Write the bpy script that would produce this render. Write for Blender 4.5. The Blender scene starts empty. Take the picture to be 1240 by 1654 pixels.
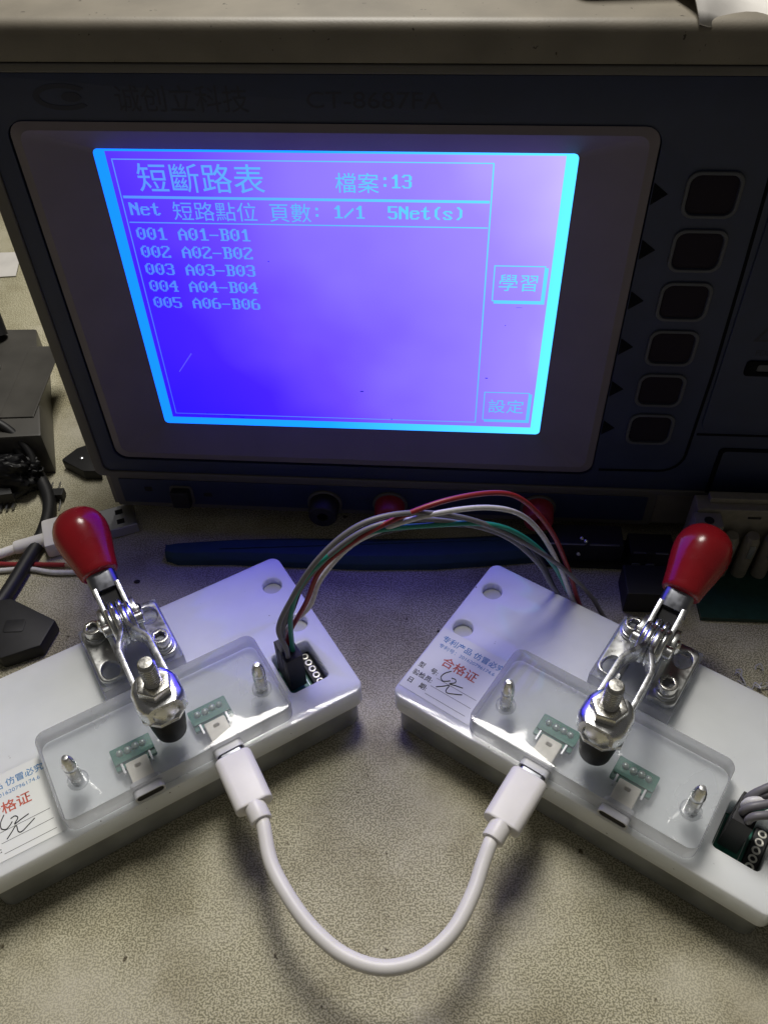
import bpy, bmesh, math, random
from mathutils import Vector, Matrix
random.seed(7)
S = 0.001                       # everything below is written in millimetres
R = math.radians
scene = bpy.context.scene
col = scene.collection

# ------------------------------------------------------------------ camera
cam_d = bpy.data.cameras.new('camera'); cam = bpy.data.objects.new('camera', cam_d); col.objects.link(cam)
cam_d.sensor_fit = 'HORIZONTAL'; cam_d.sensor_width = 36.0; cam_d.lens = 36.0 * 1400.0 / 1240.0
cam_d.clip_start = 0.01; cam_d.clip_end = 50
c_right = Vector((0.99952137, -0.02248115, -0.02125152)); c_up = Vector((0.03093589, 0.72635346, 0.6866248))
c_back = c_right.cross(c_up)
cam.matrix_world = Matrix(((c_right.x, c_up.x, c_back.x, 0), (c_right.y, c_up.y, c_back.y, 0), (c_right.z, c_up.z, c_back.z, 281.3 * S), (0, 0, 0, 1)))
scene.camera = cam

# ------------------------------------------------------------------ world, lamps, exposure
world = bpy.data.worlds.new('World'); scene.world = world; world.use_nodes = True
bg = world.node_tree.nodes['Background']; bg.inputs[0].default_value = (1.0, 0.96, 0.92, 1); bg.inputs[1].default_value = 0.064
for lname, lpos, lwatt in (('room_lamp', (-0.015, 0.50, 0.74), 5.8),):
    ld = bpy.data.lights.new(lname, 'AREA'); ld.shape = 'RECTANGLE'; ld.size = 0.19; ld.size_y = 0.34
    ld.energy = lwatt; ld.color = (1.0, 0.96, 0.89)
    lamp = bpy.data.objects.new(lname, ld); col.objects.link(lamp); lamp.location = lpos
    lamp.rotation_euler = (Vector((0.0, 0.10, 0.0)) - lamp.location).to_track_quat('-Z', 'Y').to_euler()
vs = scene.view_settings
vs.view_transform = 'Standard'; vs.look = 'None'; vs.exposure = 0.0; vs.gamma = 1.0; vs.use_curve_mapping = False
scene.render.engine = 'CYCLES'
cy = scene.cycles
cy.use_denoising = True; cy.max_bounces = 14; cy.transmission_bounces = 12; cy.transparent_max_bounces = 12
cy.glossy_bounces = 6; cy.caustics_refractive = True; cy.caustics_reflective = True; cy.sample_clamp_indirect = 30.0; cy.blur_glossy = 0.3

# ------------------------------------------------------------------ materials
def mat(name, color, rough=0.5, metal=0.0, spec=0.5, var=0.0, vscale=300.0, bump=0.0, bscale=900.0, trans=0.0, ior=1.49, sss=0.0, sssr=4.0, coat=0.0, rvar=0.0, specks=0.0):
    m = bpy.data.materials.new(name); m.use_nodes = True
    nt = m.node_tree; b = nt.nodes['Principled BSDF']
    b.inputs['Base Color'].default_value = (*color, 1); b.inputs['Roughness'].default_value = rough
    b.inputs['Metallic'].default_value = metal; b.inputs['Specular IOR Level'].default_value = spec
    b.inputs['IOR'].default_value = ior; b.inputs['Transmission Weight'].default_value = trans
    b.inputs['Coat Weight'].default_value = coat
    if sss:
        b.inputs['Subsurface Weight'].default_value = sss; b.inputs['Subsurface Radius'].default_value = (1, 1, 1)
        b.inputs['Subsurface Scale'].default_value = sssr * S
    tc = nt.nodes.new('ShaderNodeTexCoord')
    def noise(sc, det=4):
        n = nt.nodes.new('ShaderNodeTexNoise'); n.inputs['Scale'].default_value = sc; n.inputs['Detail'].default_value = det
        nt.links.new(tc.outputs['Object'], n.inputs['Vector']); return n
    if var:
        n = noise(vscale); mr = nt.nodes.new('ShaderNodeMapRange'); nt.links.new(n.outputs['Fac'], mr.inputs[0])
        mr.inputs[1].default_value = 0.3; mr.inputs[2].default_value = 0.7; mr.inputs[3].default_value = 1 - var; mr.inputs[4].default_value = 1 + var
        mx = nt.nodes.new('ShaderNodeVectorMath'); mx.operation = 'SCALE'; mx.inputs[0].default_value = color
        nt.links.new(mr.outputs[0], mx.inputs['Scale']); nt.links.new(mx.outputs[0], b.inputs['Base Color'])
    if specks:                                              # stray dust and nicks
        n = noise(480, 2); r = ramp(nt, n.outputs['Fac'], [(specks, (0.22, 0.20, 0.18)), (specks + 0.025, (1, 1, 1))])
        mu = nt.nodes.new('ShaderNodeMix'); mu.data_type = 'RGBA'; mu.blend_type = 'MULTIPLY'; mu.inputs[0].default_value = 1.0
        src = b.inputs['Base Color'].links[0].from_socket if b.inputs['Base Color'].links else None
        if src: nt.links.new(src, mu.inputs[6])
        else: mu.inputs[6].default_value = (*color, 1)
        nt.links.new(r.outputs[0], mu.inputs[7]); nt.links.new(mu.outputs[2], b.inputs['Base Color'])
    if rvar:
        n = noise(vscale * 1.7); mr = nt.nodes.new('ShaderNodeMapRange'); nt.links.new(n.outputs['Fac'], mr.inputs[0])
        mr.inputs[1].default_value = 0.3; mr.inputs[2].default_value = 0.7; mr.inputs[3].default_value = max(0.02, rough - rvar); mr.inputs[4].default_value = rough + rvar
        nt.links.new(mr.outputs[0], b.inputs['Roughness'])
    if bump:
        n = noise(bscale, 3); bp = nt.nodes.new('ShaderNodeBump'); bp.inputs['Strength'].default_value = bump; bp.inputs['Distance'].default_value = 0.0002
        nt.links.new(n.outputs['Fac'], bp.inputs['Height']); nt.links.new(bp.outputs[0], b.inputs['Normal'])
    return m

def ramp(nt, fac, stops):
    r = nt.nodes.new('ShaderNodeValToRGB'); e = r.color_ramp.elements
    while len(e) < len(stops): e.new(0.5)
    for el, (p, c) in zip(e, stops): el.position = p; el.color = (*c, 1)
    nt.links.new(fac, r.inputs[0]); return r

def acrylic(name, haze, tint=(0.97, 0.98, 0.98), white=(0.80, 0.82, 0.84), rough=0.06, sheen=1.0):
    """polished acrylic: clear, with a share of milky scatter and a Fresnel sheen"""
    m = bpy.data.materials.new(name); m.use_nodes = True; nt = m.node_tree; L = nt.links.new
    nt.nodes.remove(nt.nodes['Principled BSDF'])
    tr = nt.nodes.new('ShaderNodeBsdfTransparent'); tr.inputs[0].default_value = (*tint, 1)
    df = nt.nodes.new('ShaderNodeBsdfDiffuse'); df.inputs[0].default_value = (*white, 1); tl = nt.nodes.new('ShaderNodeBsdfTranslucent'); tl.inputs[0].default_value = (*white, 1)
    m0 = nt.nodes.new('ShaderNodeMixShader'); m0.inputs[0].default_value = 0.4; L(df.outputs[0], m0.inputs[1]); L(tl.outputs[0], m0.inputs[2])
    m1 = nt.nodes.new('ShaderNodeMixShader'); L(tr.outputs[0], m1.inputs[1]); L(m0.outputs[0], m1.inputs[2])
    tc = nt.nodes.new('ShaderNodeTexCoord'); n = nt.nodes.new('ShaderNodeTexNoise'); n.inputs['Scale'].default_value = 55; n.inputs['Detail'].default_value = 3; L(tc.outputs['Object'], n.inputs['Vector'])
    mr = nt.nodes.new('ShaderNodeMapRange'); L(n.outputs['Fac'], mr.inputs[0]); mr.inputs[1].default_value = 0.3; mr.inputs[2].default_value = 0.7; mr.inputs[3].default_value = haze * 0.75; mr.inputs[4].default_value = haze * 1.25
    L(mr.outputs[0], m1.inputs[0])
    gl = nt.nodes.new('ShaderNodeBsdfGlossy'); gl.inputs['Roughness'].default_value = rough; fr = nt.nodes.new('ShaderNodeFresnel'); fr.inputs[0].default_value = 1.49
    fm = nt.nodes.new('ShaderNodeMath'); fm.operation = 'MULTIPLY'; L(fr.outputs[0], fm.inputs[0]); fm.inputs[1].default_value = sheen
    m2 = nt.nodes.new('ShaderNodeMixShader'); L(fm.outputs[0], m2.inputs[0]); L(m1.outputs[0], m2.inputs[1]); L(gl.outputs[0], m2.inputs[2])
    L(m2.outputs[0], nt.nodes['Material Output'].inputs[0]); return m

def table_material():
    m = bpy.data.materials.new('speckled_mat'); m.use_nodes = True; nt = m.node_tree; b = nt.nodes['Principled BSDF']
    tc = nt.nodes.new('ShaderNodeTexCoord'); L = nt.links.new
    def noise(sc, det, rough=0.5, dist=0.0):
        n = nt.nodes.new('ShaderNodeTexNoise'); n.inputs['Scale'].default_value = sc; n.inputs['Detail'].default_value = det
        n.inputs['Roughness'].default_value = rough; n.inputs['Distortion'].default_value = dist; L(tc.outputs['Object'], n.inputs['Vector']); return n
    n1 = noise(1750, 0.6)                                       # the print: fine pale worms on a darker ground
    pat = ramp(nt, n1.outputs['Fac'], [(0.0, (0.215, 0.20, 0.13)), (0.43, (0.245, 0.23, 0.15)), (0.57, (0.55, 0.515, 0.365)), (1.0, (0.60, 0.565, 0.405))])
    w = noise(11, 7, 0.62)                                       # worn, paler patches
    wr = ramp(nt, w.outputs['Fac'], [(0.50, (0, 0, 0)), (0.70, (1, 1, 1))])
    mx = nt.nodes.new('ShaderNodeMix'); mx.data_type = 'RGBA'; L(pat.outputs[0], mx.inputs[6]); mx.inputs[7].default_value = (0.60, 0.565, 0.46, 1)
    wm = nt.nodes.new('ShaderNodeMath'); wm.operation = 'MULTIPLY'; L(wr.outputs[0], wm.inputs[0]); wm.inputs[1].default_value = 0.85
    L(wm.outputs[0], mx.inputs[0])
    d = noise(28, 5, 0.6); dr = ramp(nt, d.outputs['Fac'], [(0.36, (0.74, 0.72, 0.67)), (0.54, (1, 1, 1))])     # grime
    mu = nt.nodes.new('ShaderNodeMix'); mu.data_type = 'RGBA'; mu.blend_type = 'MULTIPLY'; mu.inputs[0].default_value = 1.0
    L(mx.outputs[2], mu.inputs[6]); L(dr.outputs[0], mu.inputs[7])
    sp = noise(210, 2, 0.5); sr = ramp(nt, sp.outputs['Fac'], [(0.235, (0.25, 0.22, 0.18)), (0.27, (1, 1, 1))])  # dark specks of dirt
    mu2 = nt.nodes.new('ShaderNodeMix'); mu2.data_type = 'RGBA'; mu2.blend_type = 'MULTIPLY'; mu2.inputs[0].default_value = 1.0
    L(mu.outputs[2], mu2.inputs[6]); L(sr.outputs[0], mu2.inputs[7]); L(mu2.outputs[2], b.inputs['Base Color'])
    b.inputs['Roughness'].default_value = 0.6; b.inputs['Specular IOR Level'].default_value = 0.3
    bp = nt.nodes.new('ShaderNodeBump'); bp.inputs['Strength'].default_value = 0.25; bp.inputs['Distance'].default_value = 0.0002
    L(n1.outputs['Fac'], bp.inputs['Height']); L(bp.outputs[0], b.inputs['Normal'])
    return m

def emission_ramp(name, stops, strength, ax=(1, 0, 0), lo=0.0, hi=1.0, blot=0.0, bscale=18.0):
    """the uneven backlight of the display: colour runs along one direction of the panel, with soft blotches"""
    m = bpy.data.materials.new(name); m.use_nodes = True; nt = m.node_tree; L = nt.links.new
    nt.nodes.remove(nt.nodes['Principled BSDF']); em = nt.nodes.new('ShaderNodeEmission')
    tc = nt.nodes.new('ShaderNodeTexCoord'); dp = nt.nodes.new('ShaderNodeVectorMath'); dp.operation = 'DOT_PRODUCT'
    L(tc.outputs['Object'], dp.inputs[0]); dp.inputs[1].default_value = ax
    mr = nt.nodes.new('ShaderNodeMapRange'); L(dp.outputs['Value'], mr.inputs[0]); mr.inputs[1].default_value = lo * S; mr.inputs[2].default_value = hi * S
    out = mr.outputs[0]
    if blot:
        n = nt.nodes.new('ShaderNodeTexNoise'); n.inputs['Scale'].default_value = bscale; n.inputs['Detail'].default_value = 3; L(tc.outputs['Object'], n.inputs['Vector'])
        s1 = nt.nodes.new('ShaderNodeMath'); s1.operation = 'SUBTRACT'; L(n.outputs['Fac'], s1.inputs[0]); s1.inputs[1].default_value = 0.5
        s2 = nt.nodes.new('ShaderNodeMath'); s2.operation = 'MULTIPLY_ADD'; L(s1.outputs[0], s2.inputs[0]); s2.inputs[1].default_value = blot; L(out, s2.inputs[2]); out = s2.outputs[0]
    r = ramp(nt, out, stops); L(r.outputs[0], em.inputs[0]); em.inputs[1].default_value = strength
    L(em.outputs[0], nt.nodes['Material Output'].inputs[0]); return m

M = {}
M['table'] = table_material()
M['white_acrylic'] = mat('white_acrylic', (0.83, 0.86, 0.88), 0.09, sss=0.7, sssr=7.0, rvar=0.05, var=0.035, vscale=60, specks=0.215)
M['frosted'] = acrylic('smoky_acrylic', 0.46, (0.90, 0.92, 0.89), (0.78, 0.80, 0.77), 0.12, 0.8)
M['clear'] = acrylic('clear_acrylic', 0.24, (0.98, 0.985, 0.99), (0.88, 0.90, 0.93))
M['clear_edge'] = acrylic('sawn_acrylic_edge', 0.72, (0.95, 0.95, 0.96), (0.74, 0.75, 0.78), 0.2, 0.5)
M['sleeve'] = mat('lavender_resin', (0.60, 0.61, 0.65), 0.35, sss=0.3, sssr=1.0)
M['hole_floor'] = mat('hole_floor', (0.52, 0.53, 0.53), 0.5)
M['chrome'] = mat('polished_steel', (0.74, 0.75, 0.76), 0.27, metal=1.0, rvar=0.08, vscale=200)
M['zinc'] = mat('zinc_plate', (0.60, 0.61, 0.60), 0.34, metal=1.0, var=0.18, vscale=350, rvar=0.08, bump=0.08, bscale=700)
M['steel'] = mat('steel_bolt', (0.66, 0.65, 0.61), 0.27, metal=1.0, rvar=0.07, vscale=500)
M['nickel'] = mat('satin_nickel', (0.62, 0.63, 0.66), 0.32, metal=1.0)
M['dark_steel'] = mat('dark_steel', (0.26, 0.27, 0.30), 0.36, metal=1.0, rvar=0.08)
M['red_grip'] = mat('red_vinyl', (0.30, 0.010, 0.015), 0.26, var=0.15, vscale=80, rvar=0.10, bump=0.05, bscale=400)
M['rubber'] = mat('black_rubber', (0.005, 0.005, 0.006), 0.45, spec=0.25)
M['black_plastic'] = mat('black_plastic', (0.010, 0.010, 0.011), 0.55, var=0.2)
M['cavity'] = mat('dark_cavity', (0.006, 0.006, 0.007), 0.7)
M['pcb'] = mat('green_board', (0.03, 0.17, 0.12), 0.35, var=0.15, vscale=600)
M['pcb_dark'] = mat('dark_green_board', (0.012, 0.05, 0.035), 0.4, var=0.2, vscale=400)
M['solder'] = mat('solder', (0.50, 0.58, 0.54), 0.3, metal=0.6)
M['cream'] = mat('cream_plastic', (0.80, 0.77, 0.70), 0.4, var=0.06, vscale=500)
M['pad'] = mat('pad_ring', (0.80, 0.78, 0.70), 0.3, metal=0.5)
M['paper'] = mat('label_paper', (0.80, 0.82, 0.81), 0.55)
M['ink_blue'] = mat('blue_ink', (0.09, 0.26, 0.52), 0.6)
M['ink_red'] = mat('red_ink', (0.55, 0.10, 0.06), 0.6)
M['ink_black'] = mat('black_ink', (0.02, 0.02, 0.022), 0.6)
M['white_cable'] = mat('white_cable', (0.80, 0.78, 0.77), 0.42, sss=0.2, sssr=1.5, var=0.07, vscale=70, bump=0.04, bscale=900)
M['wire_grey'] = mat('grey_wire', (0.17, 0.165, 0.18), 0.45)
M['wire_white'] = mat('white_wire', (0.66, 0.65, 0.66), 0.4, var=0.1, vscale=700)
M['wire_red'] = mat('red_wire', (0.27, 0.02, 0.025), 0.4)
M['wire_green'] = mat('green_wire', (0.02, 0.26, 0.19), 0.4)
M['wire_dark'] = mat('dark_wire', (0.03, 0.028, 0.032), 0.45)
M['case'] = mat('beige_case', (0.18, 0.16, 0.125), 0.5, var=0.22, vscale=40, specks=0.25, bump=0.18, bscale=1500)
M['trim'] = mat('grey_trim', (0.095, 0.088, 0.078), 0.5, var=0.06, vscale=120, bump=0.1, bscale=1500)
M['navy'] = mat('navy_panel', (0.013, 0.021, 0.060), 0.5, var=0.10, vscale=80, bump=0.08, bscale=1800)
M['navy_dark'] = mat('navy_seam', (0.002, 0.0025, 0.005), 0.7, spec=0.1)
M['bezel'] = mat('grey_bezel', (0.17, 0.145, 0.165), 0.55, var=0.06, vscale=60, bump=0.12, bscale=1600)
M['button'] = mat('dark_button', (0.012, 0.008, 0.016), 0.6, spec=0.15)
M['button_ring'] = mat('button_ring', (0.06, 0.064, 0.08), 0.5)
M['print_dark'] = mat('dark_print', (0.008, 0.011, 0.032), 0.5)
M['jack_red'] = mat('red_jack', (0.30, 0.02, 0.03), 0.4)
M['blue_plastic'] = mat('blue_plastic', (0.014, 0.05, 0.07), 0.6, var=0.1, vscale=150)
M['beige_plastic'] = mat('beige_plastic', (0.22, 0.20, 0.155), 0.5, var=0.1, vscale=400)
M['grey_box'] = mat('smoky_grey_box', (0.055, 0.052, 0.046), 0.4, var=0.25, vscale=45)
M['copper'] = mat('bare_copper', (0.55, 0.38, 0.28), 0.35, metal=1.0)
M['cloth'] = mat('white_rag', (0.62, 0.60, 0.57), 0.8, var=0.1, vscale=70)
M['dark_rag'] = mat('brown_paper', (0.10, 0.085, 0.07), 0.7, var=0.2, vscale=90)
M['debris'] = mat('clear_scrap', (0.8, 0.8, 0.78), 0.25, trans=0.4)
K = 2.1                                       # the panel's blue is far brighter than its red and green
def bl(*st): return [(p, (r / K, g / K, 1.0)) for p, r, g in st]
M['lcd'] = emission_ramp('lcd_backlight', bl((0.0, 0.035, 0.010), (0.20, 0.065, 0.018), (0.38, 0.16, 0.07), (0.56, 0.26, 0.17), (0.80, 0.37, 0.27), (1.0, 0.60, 0.50)), K, (0.90, 0, 0.45), -72, 104, 0.40, 14.0)
M['lcd_ink'] = emission_ramp('lcd_pixels', bl((0.0, 0.06, 0.13), (0.40, 0.12, 0.36), (0.65, 0.12, 0.60), (1.0, 0.16, 0.95)), K, (0.8, 0, 0.6), -45, 128)
M['lcd_edge'] = emission_ramp('lcd_light_edge', bl((0.0, 0.010, 0.32), (0.45, 0.012, 0.42), (1.0, 0.14, 1.0)), K, (1, 0, 0), -112, 36)
M['lcd_speck'] = mat('dark_speck', (0.01, 0.005, 0.05), 0.5)
M['lcd_scratch'] = emission_ramp('scratch_glint', [(0.0, (0.09, 0.07, 1.0)), (1.0, (0.09, 0.07, 1.0))], 1.2)

# ------------------------------------------------------------------ mesh helpers (all in millimetres)
IDENT = lambda q: q
def SEEN(q):                                     # the display was measured on the panel plane; it sits deeper
    k = (254.7 - q[2]) / 254.7
    return (q[0] * k, -q[2], 281.3 + (q[1] - 281.3) * k)
FACE = lambda q: (q[0], -q[2], q[1])            # (along, up, out of the panel) -> local x, -y, z

def link(name, me, m, parent=None, smooth=None):
    if m is not None: me.materials.clear(); me.materials.append(m)
    if smooth is not None:
        me.shade_smooth(); me.set_sharp_from_angle(angle=R(smooth))
    o = bpy.data.objects.new(name, me); col.objects.link(o); o.parent = parent
    return o

class MB:
    def __init__(s): s.v = []; s.f = []
    def add(s, v, f, mx=None):
        n = len(s.v)
        s.v += [tuple(mx @ Vector(q)) if mx is not None else tuple(q) for q in v]
        s.f += [tuple(i + n for i in q) for q in f]; return s
    def box(s, x0, x1, y0, y1, z0, z1, mx=None):
        v = [(x, y, z) for z in (z0, z1) for y in (y0, y1) for x in (x0, x1)]
        return s.add(v, [(0, 2, 3, 1), (4, 5, 7, 6), (0, 1, 5, 4), (2, 6, 7, 3), (0, 4, 6, 2), (1, 3, 7, 5)], mx)
    def lathe(s, prof, n=32, mx=None):
        v = []; f = []; k = len(prof)
        for r, z in prof:
            for i in range(n): a = 2 * math.pi * i / n; v.append((r * math.cos(a), r * math.sin(a), z))
        for j in range(k - 1):
            for i in range(n): f.append((j * n + i, j * n + (i + 1) % n, (j + 1) * n + (i + 1) % n, (j + 1) * n + i))
        f.append(tuple(range(n - 1, -1, -1))); f.append(tuple(range((k - 1) * n, k * n)))
        return s.add(v, f, mx)
    def prism(s, poly, z0, z1, mx=None):
        n = len(poly); v = [(x, y, z0) for x, y in poly] + [(x, y, z1) for x, y in poly]
        f = [tuple(range(n - 1, -1, -1)), tuple(range(n, 2 * n))] + [(i, (i + 1) % n, n + (i + 1) % n, n + i) for i in range(n)]
        return s.add(v, f, mx)
    def tube(s, pts, rad, n=12, mx=None):
        P = [Vector(q) for q in pts]; k = len(P); v = []; f = []
        T = [(P[min(i + 1, k - 1)] - P[max(i - 1, 0)]).normalized() for i in range(k)]
        a = Vector((0, 0, 1)) if abs(T[0].z) < 0.9 else Vector((1, 0, 0)); nrm = (a - T[0] * a.dot(T[0])).normalized()
        for i in range(k):
            nrm = (nrm - T[i] * nrm.dot(T[i])).normalized(); b = T[i].cross(nrm); rr = rad(i / (k - 1)) if callable(rad) else rad
            for j in range(n): t = 2 * math.pi * j / n; v.append(P[i] + nrm * (rr * math.cos(t)) + b * (rr * math.sin(t)))
        for i in range(k - 1):
            for j in range(n): f.append((i * n + j, i * n + (j + 1) % n, (i + 1) * n + (j + 1) % n, (i + 1) * n + j))
        f.append(tuple(range(n - 1, -1, -1))); f.append(tuple(range((k - 1) * n, k * n)))
        return s.add(v, f, mx)
    def mesh(s, name, fr=IDENT):
        me = bpy.data.meshes.new(name)
        me.from_pydata([tuple(c * S for c in fr(q)) for q in s.v], [], s.f); me.update(); return me
    def obj(s, name, m, parent=None, fr=IDENT, smooth=30, bevel=0.0):
        me = s.mesh(name, fr)
        if bevel:
            bm = bmesh.new(); bm.from_mesh(me)
            ed = [e for e in bm.edges if len(e.link_faces) == 2 and e.calc_face_angle(0) > R(35)]
            bmesh.ops.bevel(bm, geom=ed, offset=bevel * S, segments=2, profile=0.6, affect='EDGES'); bm.to_mesh(me); bm.free()
        return link(name, me, m, parent, smooth)

def rrect(x0, x1, y0, y1, r, n=6):
    if not isinstance(r, (tuple, list)): r = (r,) * 4
    out = []
    for (cx, cy, a0, rr) in ((x1, y1, 0, r[0]), (x0, y1, 90, r[1]), (x0, y0, 180, r[2]), (x1, y0, 270, r[3])):
        sx = 1 if cx == x1 else -1; sy = 1 if cy == y1 else -1
        if rr <= 0: out.append((cx, cy)); continue
        for i in range(n + 1):
            a = R(a0 + 90 * i / n); out.append((cx - sx * rr + rr * math.cos(a), cy - sy * rr + rr * math.sin(a)))
    return out
def circle(cx, cy, r, n=32, ry=None): return [(cx + r * math.cos(2 * math.pi * i / n), cy + (ry or r) * math.sin(2 * math.pi * i / n)) for i in range(n)]
def hexagon(cx, cy, r, a0=0): return [(cx + r * math.cos(R(a0 + 60 * i)), cy + r * math.sin(R(a0 + 60 * i))) for i in range(6)]

def from_curve(cu):
    o = bpy.data.objects.new('tmp', cu); col.objects.link(o)
    bpy.context.view_layer.update()
    me = bpy.data.meshes.new_from_object(o.evaluated_get(bpy.context.evaluated_depsgraph_get()))
    bpy.data.objects.remove(o); bpy.data.curves.remove(cu); return me

def plate(name, polys, z0, z1, m, parent=None, bevel=0.4, fr=IDENT, smooth=35, res=3):
    """a flat piece with holes and rounded edges: outline first, then its holes"""
    cu = bpy.data.curves.new(name, 'CURVE'); cu.dimensions = '2D'; cu.fill_mode = 'BOTH'
    cu.extrude = (z1 - z0) / 2 - bevel; cu.bevel_depth = bevel; cu.bevel_resolution = res; cu.offset = -bevel
    for pl in polys:
        sp = cu.splines.new('POLY'); sp.points.add(len(pl) - 1); sp.use_cyclic_u = True
        for p, q in zip(sp.points, pl): p.co = (q[0], q[1], 0, 1)
    me = from_curve(cu); zc = (z0 + z1) / 2
    for v in me.vertices:
        q = fr((v.co.x, v.co.y, v.co.z + zc)); v.co = (q[0] * S, q[1] * S, q[2] * S)
    bm = bmesh.new(); bm.from_mesh(me); bmesh.ops.remove_doubles(bm, verts=bm.verts, dist=1e-7); bmesh.ops.recalc_face_normals(bm, faces=bm.faces); bm.to_mesh(me); bm.free()
    return link(name, me, m, parent, smooth)

def sawn(o):
    o.data.materials.append(M['clear_edge'])
    for p in o.data.polygons:
        if abs(p.normal.z) < 0.3: p.material_index = 1
    return o

def text(name, body, x, y, z, size, m, parent=None, fr=IDENT, sx=1.0, width=None, offset=0.0, shear=0.0):
    cu = bpy.data.curves.new(name, 'FONT'); cu.body = body; cu.size = size; cu.offset = offset; cu.shear = shear; cu.resolution_u = 3
    me = from_curve(cu)
    if width:
        xs = [v.co.x for v in me.vertices]; w = max(xs) - min(xs); sx = width / w; x = x - min(xs) * sx
    for v in me.vertices:
        q = fr((v.co.x * sx + x, v.co.y + y, z)); v.co = (q[0] * S, q[1] * S, q[2] * S)
    return link(name, me, m, parent)

def catmull(pts, per=8):
    P = [Vector(p) for p in pts]; P = [P[0] * 2 - P[1]] + P + [P[-1] * 2 - P[-2]]; out = []
    for i in range(1, len(P) - 2):
        a, b, c, d = P[i - 1:i + 3]
        for k in range(per):
            t = k / per
            out.append(0.5 * ((2 * b) + (c - a) * t + (2 * a - 5 * b + 4 * c - d) * t * t + (3 * b - a - 3 * c + d) * t ** 3))
    out.append(P[-2]); return out

def tag(o, label=None, cat=None, group=None, kind=None):
    if label: o['label'] = label
    if cat: o['category'] = cat
    if group: o['group'] = group
    if kind: o['kind'] = kind
    return o
def empty(name, loc=(0, 0, 0), rz=0.0):
    o = bpy.data.objects.new(name, None); col.objects.link(o); o.empty_display_size = 0.01
    o.location = [c * S for c in loc]; o.rotation_euler = (0, 0, rz); return o
def children(o): return [c for c in bpy.data.objects if c.parent == o]
def copy_tree(o, parent=None):
    c = o.copy(); col.objects.link(c); c.parent = parent
    for ch in children(o): copy_tree(ch, c)
    return c

# ------------------------------------------------------------------ the table
g = MB(); g.add([(-1500, -900, 0), (1500, -900, 0), (1500, 1600, 0), (-1500, 1600, 0)], [(0, 1, 2, 3)])
tag(g.obj('table_top', M['table'], smooth=None), 'worn grey beige speckled table mat', kind='structure')

# ------------------------------------------------------------------ the tester
FY = -5.4
ins = empty('bench_tester', (23.973, 253.607, 0), R(FY))
tag(ins, 'large benchtop tester with glowing blue violet display behind the fixtures', 'tester')
X0, X1 = -145.5, 262.0; ZB = 8.0; ZT = 201.0

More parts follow.
